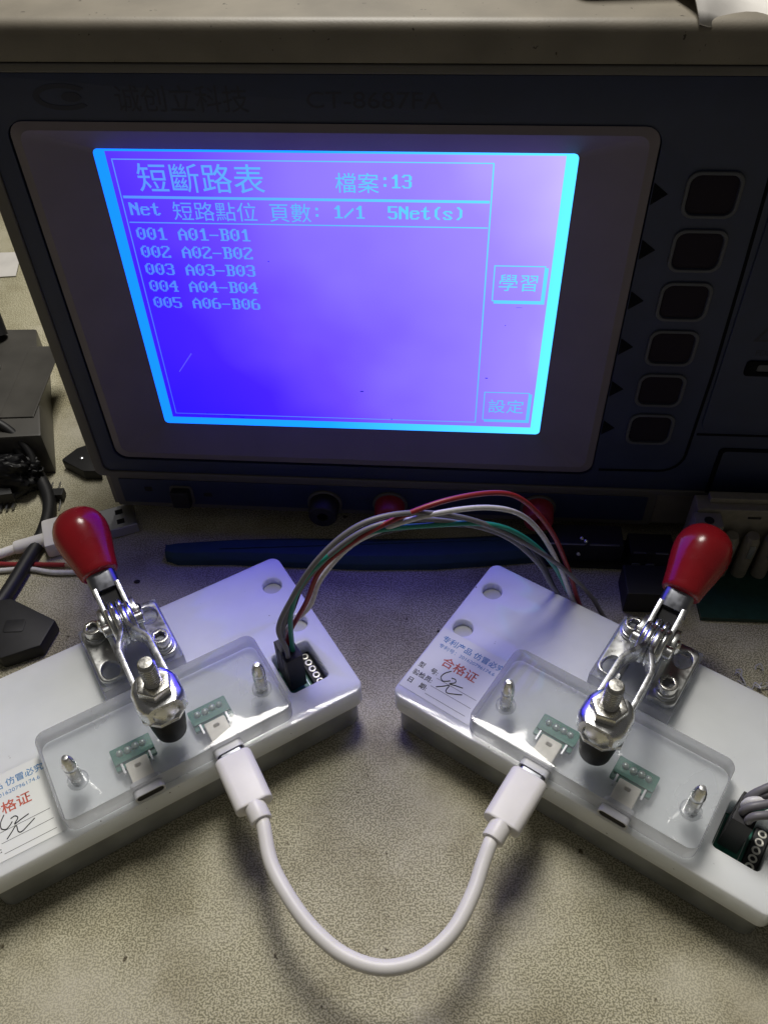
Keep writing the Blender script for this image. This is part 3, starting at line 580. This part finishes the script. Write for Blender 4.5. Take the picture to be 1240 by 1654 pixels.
    def saddle(z, up, nm):
        sg = 1 if up else -1; w = 7.5; pts = []
        for i in range(9): a = R(90 * i / 8); pts.append((w - 3.2 + 3.2 * math.sin(a), 3.2 * math.cos(a) - 3.2))
        outer = [(-x, y) for x, y in reversed([(0, 0)] + pts[0:] + [(w, -6.2)])] + pts + [(w, -6.2)]
        inner = [(x * (w - 1.7) / w, y - 1.7 if y > -6 else y) for x, y in outer]
        poly = [(x, z + sg * y) for x, y in outer] + [(x, z + sg * y) for x, y in reversed(inner)]
        if sg < 0: poly = poly[::-1]
        RM = Matrix.Translation((CU, sv, 0)) @ Matrix(((1, 0, 0, 0), (0, 0, -1, 0), (0, 1, 0, 0), (0, 0, 0, 1)))
        n = len(poly); b = MB()
        # the outline narrows towards front and back, so the washer reads round
        for (v, k) in ((-6.6, 0.72), (-5.4, 0.88), (-3.0, 1.0), (3.0, 1.0), (5.4, 0.88), (6.6, 0.72)):
            b.v += [tuple(RM @ Vector((x * k, y, v))) for x, y in poly]
        for j in range(5): b.f += [(j * n + i, j * n + (i + 1) % n, (j + 1) * n + (i + 1) % n, (j + 1) * n + i) for i in range(n)]
        m2 = n // 2
        for base_i in (0, 5 * n):
            for i in range(m2 - 1): b.f.append((base_i + i, base_i + i + 1, base_i + n - 2 - i, base_i + n - 1 - i))
        ob = b.obj(nm, M['chrome'], sp, smooth=35)
        bm = bmesh.new(); bm.from_mesh(ob.data); bmesh.ops.recalc_face_normals(bm, faces=bm.faces); bm.to_mesh(ob.data); bm.free()
    saddle(56.1, True, 'saddle_washer')
    MB().lathe([(6.2, 46.4), (6.4, 46.8), (6.3, 50.5), (5.6, 53.4), (4.0, 55.3), (2.7, 55.7)], 32, T0).obj('cup_washer', M['chrome'], sp, smooth=50)
    oct_ = [(CU + 7.9 * math.cos(R(22.5 + 45 * i)), sv + 6.8 * math.sin(R(22.5 + 45 * i))) for i in range(8)]
    plate('flange_washer', [oct_, circle(CU, sv, 3.0, 20)], 44.6, 46.5, M['chrome'], sp, 0.4)
    MB().lathe([(3.4, 31.0), (4.5, 31.3), (5.0, 32.2), (5.7, 38.0), (6.0, 43.0), (5.8, 44.3), (3.0, 44.5)], 36, T0).obj('rubber_tip', M['rubber'], sp, smooth=50)
    return fx

fxL = build_fixture(); fxL.location = (-97.58 * S, 126.62 * S, 0); fxL.rotation_euler = (0, 0, R(29.43))
fxR = copy_tree(fxL); fxR.location = (37.94 * S, 148.25 * S, 0); fxR.rotation_euler = (0, 0, R(-36.3))
tag(fxL, 'left white acrylic test fixture, red handle leaning left, its label cut off by the photo', 'fixture', 'white test fixtures with red clamps')
tag(fxR, 'right white acrylic test fixture, its whole label in view', 'fixture', 'white test fixtures with red clamps')
bpy.context.view_layer.update()
def W(fx, u, v, z): return Vector((fx.location.x / S, fx.location.y / S, 0)) + Matrix.Rotation(fx.rotation_euler.z, 3, 'Z') @ Vector((u, v, z))

# ------------------------------------------------------------------ white cable joining the two fixtures
uc = empty('usb_cable', (-4, 74, 0)); tag(uc, 'white cable looping between the two fixtures, a plug at each end', 'cable')
off = Vector((-4, 74, 0))
ends = []
for fx, u, tilt in ((fxL, 44.75, -2.5), (fxR, 17.83, 1.0)):
    o = W(fx, u, -13.9, 26.35); ang = fx.rotation_euler.z + R(tilt)
    mx = Matrix.Translation(o - off) @ Matrix.Rotation(ang, 4, 'Z') @ Matrix(((1, 0, 0, 0), (0, 0, -1, 0), (0, 1, 0, 0), (0, 0, 0, 1)))  # local: x across, y up, z outwards
    sh = MB(); sh.prism(rrect(-4.0, 4.0, -1.2, 1.2, 1.1, 5), -3.5, 3.4, mx); sh.obj('plug_shell', M['dark_steel'], uc, smooth=40)
    b = MB(); ps = [(0.86, 1.9), (0.96, 2.1), (1.0, 2.8), (1.0, 12), (0.99, 19.9), (0.975, 20.4), (0.93, 20.6)]; out = rrect(-6.1, 6.1, -3.2, 3.2, 2.7, 6); n = len(out)
    for k, zz in ps: b.v += [tuple(mx @ Vector((x * k, y * k, zz))) for x, y in out]
    for j in range(len(ps) - 1): b.f += [(j * n + i, j * n + (i + 1) % n, (j + 1) * n + (i + 1) % n, (j + 1) * n + i) for i in range(n)]
    b.f += [tuple(range(n - 1, -1, -1)), tuple(range((len(ps) - 1) * n, len(ps) * n))]
    b.obj('plug_body', M['white_cable'], uc, smooth=50)
    MB().lathe([(3.35, 20.2), (3.4, 20.6), (3.4, 25.6), (3.25, 26.0), (2.3, 26.1)], 28, mx).obj('strain_relief', M['white_cable'], uc, smooth=50)
    ends.append([mx @ Vector((0, 0, 24)), mx @ Vector((0, 0, 27.2))])
mid = [(-36.4, 101.0, 25.0), (-30.1, 90.4, 24.5), (-22.8, 81.8, 24.0), (-14.0, 75.2, 23.6), (-3.8, 72.2, 23.4), (6.4, 74.2, 23.6), (15.4, 80.7, 24.0), (21.7, 90.0, 24.8), (25.6, 98.6, 25.4)]
pts = [ends[0][0], ends[0][1]] + [Vector(q) - off for q in mid] + [ends[1][1], ends[1][0]]
MB().tube(catmull(pts, 10), 2.2, 18).obj('cord', M['white_cable'], uc, smooth=60)

# ------------------------------------------------------------------ wire harness of the left fixture, arching behind
def housing(fx, parent, off):
    r3 = Matrix.Rotation(fx.rotation_euler.z, 4, 'Z'); mx = Matrix.Translation(W(fx, 0, 0, 0) - off) @ r3
    h = MB().box(73.7, 79.9, 2.3, 12.6, 16.2, 34.0, mx).obj('connector_housing', M['black_plastic'], parent, smooth=None, bevel=0.25)
    for i in range(3):
        MB().box(73.55, 73.75, 3.2 + 3.1 * i, 5.2 + 3.1 * i, 24.0, 33.6, mx).obj('housing_rib', M['black_plastic'], h, smooth=None)
hw = empty('wire_harness', (-32, 169, 0)); off = Vector((-32, 169, 0)); tag(hw, 'bundle of grey, green, red and white wires arching from the left fixture behind', 'wires')
housing(fxL, hw, off)
def wroot(u, v): return W(fxL, u, v, 33.0)
PW = [
 ('wire_grey', (75.2, 4.2), [(-35.5, 167, 51), (-30, 169, 64), (-22, 171, 78), (-12, 174, 88), (-2, 177, 91.5), (11, 181, 89), (27, 186, 80), (43, 190, 66), (61, 195, 45), (77, 200, 20), (86, 197, 6.0), (100, 185, 3), (112, 176, 2)], 1.25),
 ('wire_grey', (75.4, 7.4), [(-34, 169.5, 50), (-28, 170.5, 65), (-17, 173, 80), (-4, 177, 87.5), (11, 181.5, 85.5), (28, 187, 76), (42, 192, 63), (54, 197, 44), (62, 200, 26), (72, 202, 8), (84, 196, 3), (100, 184, 2)], 1.2),
 ('wire_green', (78.0, 5.8), [(-31.0, 169.4, 56), (-25.5, 170.4, 71.5), (-14, 174, 82), (-4, 177, 85.5), (11, 181, 83), (32, 187.5, 76), (45, 191, 66), (58, 195, 47), (68, 199, 24), (77, 200, 7), (90, 191, 3), (105, 180, 2)], 1.25),
 ('wire_red', (78.3, 8.8), [(-26, 171, 59), (-20, 172.5, 74), (-9, 175, 84), (4, 179, 89), (19, 183, 92), (35, 188, 89.5), (45, 191, 82), (56, 194, 64), (65, 197, 41), (75, 199, 12), (84, 195, 5), (98, 184, 3), (110, 175, 2)], 1.2),
 ('wire_white', (79.0, 11.4), [(-25.5, 174, 53), (-20.5, 175, 66.5), (-10, 177, 80), (4, 179, 86.5), (19, 183, 87), (33, 187, 84), (44, 190, 77), (53, 193, 63), (62, 196, 42), (72, 199, 15), (82, 196, 5), (96, 186, 2), (110, 176, 2)], 1.25),
 ('wire_dark', (77.2, 11.6), [(-31, 171.5, 54), (-25, 173, 69), (-14, 176, 79), (-2, 179, 82.5), (14, 184, 80), (32, 190, 72), (46, 195, 60), (56, 199, 42), (64, 201, 22), (74, 201, 6), (88, 192, 3), (104, 181, 2)], 1.15)]
for m, (u, v), p, r in PW:
    MB().tube([q - off for q in catmull([wroot(u, v) - Vector((0, 0, 3)), wroot(u, v) + Vector((0, 0, 6))] + p, 7)], r * 0.70, 10).obj('wire', M[m], hw, smooth=60)

hr = empty('wire_harness', tuple(W(fxR, 76.8, 7.4, 0))); off = W(fxR, 76.8, 7.4, 0); tag(hr, 'grey wires plugged into the right fixture at the right edge', 'wires')
housing(fxR, hr, off)
for i, (m, u, v) in enumerate((('wire_grey', 75.4, 10.8), ('wire_dark', 77.6, 10.4), ('wire_green', 78.6, 8.4), ('wire_grey', 75.6, 6.0), ('wire_grey', 77.8, 4.2), ('wire_white', 75.4, 8.2))):
    a = W(fxR, u, v, 31); b_ = W(fxR, u + 0.6, v, 37.5); p = [a, b_, b_ + Vector((8, 2 - 0.4 * i, 4.0 - i * 0.8)), b_ + Vector((22, 8 - 1.2 * i, 6 - i)), b_ + Vector((45, 20 - 2 * i, 4)), b_ + Vector((75, 40, -14))]
    MB().tube([q - off for q in catmull(p, 6)], 1.25, 10).obj('wire', M[m], hr, smooth=60)

# ------------------------------------------------------------------ things lying round the tester
# spare cable with a big metal plug
pc = empty('spare_usb_cable', (-129, 258, 0)); off = Vector((-129, 258, 0)); tag(pc, 'white cable with a bare metal plug lying behind the left red handle', 'cable')
mx = Matrix.Translation((0, 0, 0)) @ Matrix.Rotation(R(19), 4, 'Z')
b = MB(); mo = rrect(-2.25, 2.25, 0.4, 5.6, 0.5, 3)
shell = MB().box(2.0, 20.5, -6.9, 6.9, 0.6, 5.9, mx).obj('plug_shell', M['nickel'], pc, smooth=None, bevel=0.5)
for y in (-3.0, 3.0): MB().box(12.2, 15.4, y - 1.4, y + 1.4, 5.86, 6.0, mx).obj('plug_window', M['cavity'], shell, smooth=None)
MB().lathe([(0.8, 5.9), (0.3, 6.3)], 10, mx @ Matrix.Translation((6.0, 0.8, 0))).obj('plug_dimple', M['chrome'], shell)
MB().box(-19, 2.0, -8.4, 8.4, 0.2, 8.2, mx).obj('plug_body', M['white_cable'], pc, smooth=50, bevel=1.8)
MB().lathe([(3.2, 0), (3.0, 12), (2.6, 13)], 20, mx @ Matrix.Translation((-18.5, 0, 3.8)) @ Matrix.Rotation(R(-90), 4, 'Y')).obj('strain_relief', M['white_cable'], pc, smooth=50)
MB().tube(catmull([mx @ Vector((-29, 0, 3.6)), mx @ Vector((-40, -0.6, 3.0)), mx @ Vector((-60, -2, 2.2)), mx @ Vector((-110, -14, 2.2))], 8), 2.1, 14).obj('cord', M['white_cable'], pc, smooth=60)

def loose(name, path, r, m, label, cat, z0=None):
    p0 = Vector(path[0]); o = MB().tube([q - p0 for q in catmull(path, 8)], r, 12).obj(name, M[m], None, smooth=60); o.location = p0 * S
    return tag(o, label, cat)
rw = loose('loose_red_wire', [(-136, 239.5, 1.4), (-150, 240.5, 1.2), (-166, 241.5, 1.2), (-200, 246, 1.2)], 1.0, 'wire_red', 'loose red wire with stripped end on the table at left', 'wire')
MB().tube([(0, 0, 0), (4, -0.6, -0.2), (9, -0.2, -0.4), (12, -1.2, -0.5)], 0.7, 8).obj('stripped_end', M['copper'], rw)
loose('loose_white_wire', [(-118, 233, 1.3), (-128, 235, 1.3), (-140, 235.5, 1.3), (-152, 238, 1.3), (-168, 237.5, 1.3), (-200, 240, 1.3)], 1.1, 'wire_white', 'loose thin white wire on the table below the red one', 'wire')
loose('black_lead', [(-168, 300, 16), (-159, 291, 6), (-151, 276, 3.2), (-149, 258, 3.2), (-152, 240, 3.2), (-159, 214, 3.2), (-176, 190, 3.2), (-210, 172, 3.2)], 3.0, 'black_plastic', 'thick black lead curving past the spare plug', 'cable')
bk = empty('black_adapter', (-146, 204, 0)); tag(bk, 'black plastic block on the table beside the left clamp', 'adapter')
MB().prism([(-14, 13), (-5, 14), (15.5, 2.5), (12.5, -9.5), (-1.5, -15), (-16, -6)], 0, 7, None).obj('shell', M['black_plastic'], bk, smooth=30, bevel=1.0)
MB().prism(rrect(-4, 4, -3, 3, 1, 3), 6.9, 7.3).obj('lid', M['black_plastic'], bk, smooth=30, bevel=0.15)

gb = empty('grey_box', (-182, 340, 0)); tag(gb, 'smoky grey flat box at the left edge behind the black lump', 'box')
off = Vector((-182, 340, 0)); poly = [(-220, 383), (-177, 381.7), (-153.7, 297.6), (-200, 296)]
MB().prism([(x - off.x, y - off.y) for x, y in poly], 0, 24).obj('shell', M['grey_box'], gb, smooth=30, bevel=1.2)
MB().box(6, 22, -30, 25, 23.9, 24.8).obj('lid', M['grey_box'], gb, smooth=None, bevel=0.4)
for x, y in ((-192, 352), (-188, 348), (-190, 344)):
    MB().lathe([(2.2, 25.2), (2.2, 26.4), (1.0, 27.2)], 10, Matrix.Translation((x - off.x, y - off.y, 0))).obj('knob', M['zinc'], gb, smooth=40)
pk = MB().tube([(0, 0, 0), (-3, 8, 16), (-8, 20, 40), (-12, 28, 60)], lambda t: 4.6 - 1.5 * t, 14).obj('black_rod', M['black_plastic'], None); pk.location = (-0.1935, 0.3735, 0.026)
tag(pk, 'black rod standing on the grey box at the left edge', 'rod')
lump = empty('black_connector', (-168, 289, 0)); tag(lump, 'black lump of connector with a row of pins at the left edge', 'connector')
bm = bmesh.new(); bmesh.ops.create_icosphere(bm, subdivisions=5, radius=1.0)
from mathutils import noise as mnoise
for v in bm.verts:
    q = v.co.copy(); k = 1.0 + 0.30 * mnoise.noise(q * 1.7) + 0.16 * mnoise.noise(q * 5.0) + 0.10 * mnoise.noise(q * 13.0)
    v.co = Vector((q.x * k * 21 - 7, q.y * k * 8.5 - 0.5, max(0.0, q.z * k * 11 + 9))) * S
me = bpy.data.meshes.new('shell'); bm.to_mesh(me); bm.free(); link('shell', me, M['rubber'], lump, 60)
MB().prism([(-26, -6.5), (-1, -7), (1.5, -12), (-26, -16)], 2.0, 8).obj('header', M['black_plastic'], lump, smooth=30, bevel=0.4)
for i in range(6): MB().box(-13 + 2.6 * i, -12.2 + 2.6 * i, -18.2 + 0.6 * i, -13.6 + 0.6 * i, 0.6, 2.2).obj('pin', M['dark_steel'], lump, smooth=None)
cp = empty('black_transistor', (-150, 280.5, 0)); tag(cp, 'small black component with metal legs beside the black lead', 'component')
MB().box(-4.5, 4.5, -2.0, 2.6, 0.6, 4.6).obj('shell', M['black_plastic'], cp, smooth=None, bevel=0.4)
for x in (-3, 0, 3): MB().tube([(x, -2, 1.6), (x + 0.3, -4.5, 1.0), (x + 0.2, -7.5, 0.5)], 0.35, 6).obj('leg', M['nickel'], cp)
for x in (-3, 0.5): MB().tube([(x, 2.4, 1.6), (x - 0.4, 6.5, 1.0), (x - 0.6, 10.5, 0.5)], 0.35, 6).obj('leg', M['nickel'], cp)
loose('black_flex', [(-214, 300, 20), (-190, 306, 30), (-172, 303, 26), (-160, 294, 14), (-163, 284, 5), (-178, 276, 2.2), (-205, 268, 2.2)], 1.9, 'black_plastic', 'thin black lead tangled over the black lump at the left edge', 'cable')
loose('brown_flex', [(-215, 345, 27), (-196, 338, 27), (-182, 322, 27.5), (-176, 306, 25), (-181, 297, 18), (-200, 290, 12)], 1.3, 'wire_dark', 'thin dark wire lying across the smoky grey box', 'wire')
wd = empty('black_wedge', (-141, 298, 0)); tag(wd, 'black plastic wedge poking out at the lower left corner of the tester', 'wedge')
MB().prism([(-9.5, 2.6), (-4, 10.5), (3, 14), (10.5, -6), (2.5, -5.6)], 0, 6).obj('shell', M['black_plastic'], wd, smooth=30, bevel=0.8)
MB().lathe([(1.1, 5.9), (1.0, 6.5), (0.3, 6.8)], 10, Matrix.Translation((0, 3.0, 0))).obj('stud', M['nickel'], wd, smooth=40)
pp = MB(); pp.add([(-30, -14, 0.6), (16, -12, 0.9), (13, 14, 2.2), (-30, 15, 1.4), (-30, -14, 0.2), (16, -12, 0.5), (13, 14, 1.8), (-30, 15, 1.0)], [(0, 1, 2, 3), (7, 6, 5, 4), (0, 4, 5, 1), (1, 5, 6, 2), (2, 6, 7, 3), (3, 7, 4, 0)])
o = pp.obj('paper_scrap', M['cloth'], None, smooth=None); o.location = (-0.236, 0.485, 0.0); tag(o, 'pale paper scrap far behind at the left edge', 'paper')

# blue plastic strip in front of the tester
bs = empty('blue_strip', (-10, 243, 0)); tag(bs, 'dark blue plastic strip lying along the foot of the tester', 'strip')
b = MB(); secs = [(-83, 0.5, 3.0), (-78, 0.2, 5.0), (-55, 0.4, 6.0), (-28, -1.0, 7.2), (0, -3.0, 7.6), (30, -4.0, 7.6), (60, -3.0, 7.2), (88, -2.0, 6.6)]
for x, yo, w in secs: b.v += [(x, yo - w, 0.15), (x, yo - w * 0.93, 3.2), (x, yo - w * 0.55, 5.6), (x, yo + w * 0.5, 6.0), (x, yo + w, 3.0), (x, yo + w, 0.15)]
for j in range(len(secs) - 1): b.f += [(j * 6 + i, j * 6 + (i + 1) % 6, (j + 1) * 6 + (i + 1) % 6, (j + 1) * 6 + i) for i in range(6)]
b.f += [(0, 5, 4, 3, 2, 1)[::-1], tuple(range((len(secs) - 1) * 6, len(secs) * 6))]
b.obj('shell', M['blue_plastic'], bs, smooth=25, bevel=0.3)
MB().box(-60, 70, -1.2, -0.2, 5.9, 6.3).obj('rib', M['blue_plastic'], bs, smooth=None)

# terminal block and boards at the right edge
tb = empty('terminal_block', (142, 230, 0)); tag(tb, 'beige terminal block with a screw hole on a green board behind the right red handle', 'terminal block')
r0 = Matrix.Rotation(R(-5), 4, 'Z')
MB().box(-16, 70, -30, 8.5, 0.3, 2.2, r0).obj('circuit_board', M['pcb_dark'], tb, smooth=None)
MB().box(-20, 70, -2.5, 5.5, 2.2, 35, r0).obj('shell', M['beige_plastic'], tb, smooth=None, bevel=0.6)
MB().box(-15, 70, 1, 5, 35, 37.5, r0).obj('ridge', M['beige_plastic'], tb, smooth=None, bevel=0.4)
e = MB().prism([(-21.5, -10), (-17, -12.5), (-11.0, -10), (-11.0, -2.6), (-21.5, -2.6)], 2.2, 33.5, r0).obj('screw_post', M['beige_plastic'], tb, smooth=30, bevel=0.5)
MB().lathe([(1.9, 33.4), (1.9, 33.65)], 20, r0 @ Matrix.Translation((-16.2, -7.0, 0))).obj('screw_hole', M['cavity'], e)
for i in range(7):
    c = MB().lathe([(3.0, 2.2), (3.2, 22), (2.4, 25)], 16, r0 @ Matrix.Translation((-5 + 8 * i, -6.4, 0))).obj('clamp_cup', M['beige_plastic'], tb, smooth=40)
    MB().box(-6 + 8 * i, -4 + 8 * i, -9.9, -9.4, 15, 22, r0).obj('contact', M['nickel'], c, smooth=None)
MB().box(0, 5, -2.8, -2.4, 30.5, 31.4, r0).obj('slot_mark', M['cavity'], tb, smooth=None)

rb = empty('relay_board', (92, 236, 0)); tag(rb, 'black board with relays in the shadow between the wires and the right red handle', 'circuit board')
MB().box(-28, 30, -7, 8, 0.4, 2.0, r0).obj('board', M['black_plastic'], rb, smooth=None)
MB().box(-24, 6, -5, 6, 2.0, 13, r0).obj('relay', M['black_plastic'], rb, smooth=None, bevel=0.5)
MB().box(9, 27, -6, 5, 2.0, 10, r0).obj('relay', M['black_plastic'], rb, smooth=None, bevel=0.5)
for x0, x1, y, z in ((-24, -10, -5.2, 13.0), (-8, 4, -5.2, 13.0), (10, 15, -6.1, 10), (19, 24, -6.1, 10), (12, 14.5, -7.0, 2.1), (20, 23, -7.0, 2.1)):
    MB().box(x0, x1, y - 0.25, y + 0.25, z, z + 0.4, r0).obj('metal_edge', M['nickel'], rb, smooth=None)
for x, y, z in ((-11, -2, 13.2), (-9.5, -3.5, 13.2), (-12, -6, 8)):
    MB().lathe([(1.0, z), (0.9, z + 0.7), (0.2, z + 1.1)], 8, r0 @ Matrix.Translation((x, y, 0))).obj('solder_blob', M['chrome'], rb, smooth=60)
bb = empty('black_relay', (103, 214, 0)); tag(bb, 'square black relay on the table left of the right red handle', 'relay')
MB().box(-8.5, 8.5, -8, 7, 0.3, 12, r0).obj('shell', M['black_plastic'], bb, smooth=None, bevel=0.5)
for x in (-5, 0.5): MB().box(x, x + 3.4, 7.0, 7.5, 11.4, 12.2, r0).obj('metal_edge', M['nickel'], bb, smooth=None)
# clear scraps behind the right fixture
ds = MB()
for i in range(7):
    p = Vector((random.uniform(-5, 6), random.uniform(-5, 4), 0.4)); q = [p + Vector((random.uniform(-3, 3), random.uniform(-3, 3), random.uniform(0, 2.4))) for _ in range(3)]
    ds.tube(catmull([p] + q, 4), 0.28, 6)
o = ds.obj('wire_scrap', M['debris'], None); o.location = (0.134, 0.1745, 0.0); tag(o, 'tangle of clear plastic scrap at the back edge of the right fixture', 'scrap')
# loose crumbs of dirt on the table
for i, (x, y, r) in enumerate(((-104, 230, 1.4), (-152, 220, 1.2), (42, 218, 1.5), (-150, 253, 0.6), (36, 190, 0.6), (20, 200, 0.6))):
    b = MB().lathe([(r * 0.9, 0.05), (r, 0.3), (r * 0.6, 0.7), (r * 0.1, 0.8)], 8); o = b.obj('crumb', M['black_plastic'], None); o.location = (x * S, y * S, 0); o.scale = (1, 0.75 + 0.1 * (i % 3), 1)
    tag(o, ('dark crumb on the table between the left red handle and the blue strip', 'dark crumb on the table above the black block', 'dark crumb on the shaded table left of the right fixture', 'tiny dark crumb beside the white spare cable', 'tiny dark crumb nearest the right fixture corner', 'tiny dark crumb on the shaded table under the wire arch')[i], 'crumb', 'crumbs on the table')

# things lying on the hood of the tester
def face_pt(s, n, z): 
    return Vector((23.973, 253.607, 0)) + Matrix.Rotation(R(FY), 3, 'Z') @ Vector((s, -n, z))
bm = bmesh.new(); bmesh.ops.create_grid(bm, x_segments=26, y_segments=18, size=0.5)
for v in bm.verts:
    x, y = v.co.x, v.co.y
    hgt = 3.0 + 3.0 * math.sin(7 * x + 3 * y) * math.cos(5 * y - 2 * x) + 1.2 * math.sin(19 * x - 11 * y)
    front = max(0.0, -0.30 - y)
    v.co = ((x * 74 + (y + 0.5) * -14) * S, (y * 46 - 4 * math.sin(6 * x)) * S, (max(0.6, hgt) - front * 24) * S)
me = bpy.data.meshes.new('rag'); bm.to_mesh(me); bm.free()
o = link('paper_rag', me, M['cloth'], None, 60); p = face_pt(101, -19, 203.5); o.location = p * S; o.rotation_euler = (0, 0, R(FY - 3))
md = o.modifiers.new('thickness', 'SOLIDIFY'); md.thickness = 0.0005; tag(o, 'crumpled white paper lying on top of the tester at the right', 'paper')
o = empty('dark_pouch', tuple(face_pt(48, -30, 203.6))); tag(o, 'dark brown pouch on top of the tester left of the paper', 'pouch')
MB().prism(rrect(-18, 18, -13, 16, 5, 4), 0, 7).obj('shell', M['dark_rag'], o, smooth=40, bevel=2.5)
MB().prism(rrect(-14, 14, -12, -8, 1.5, 3), 6.8, 7.8).obj('flap', M['dark_rag'], o, smooth=40, bevel=0.4)
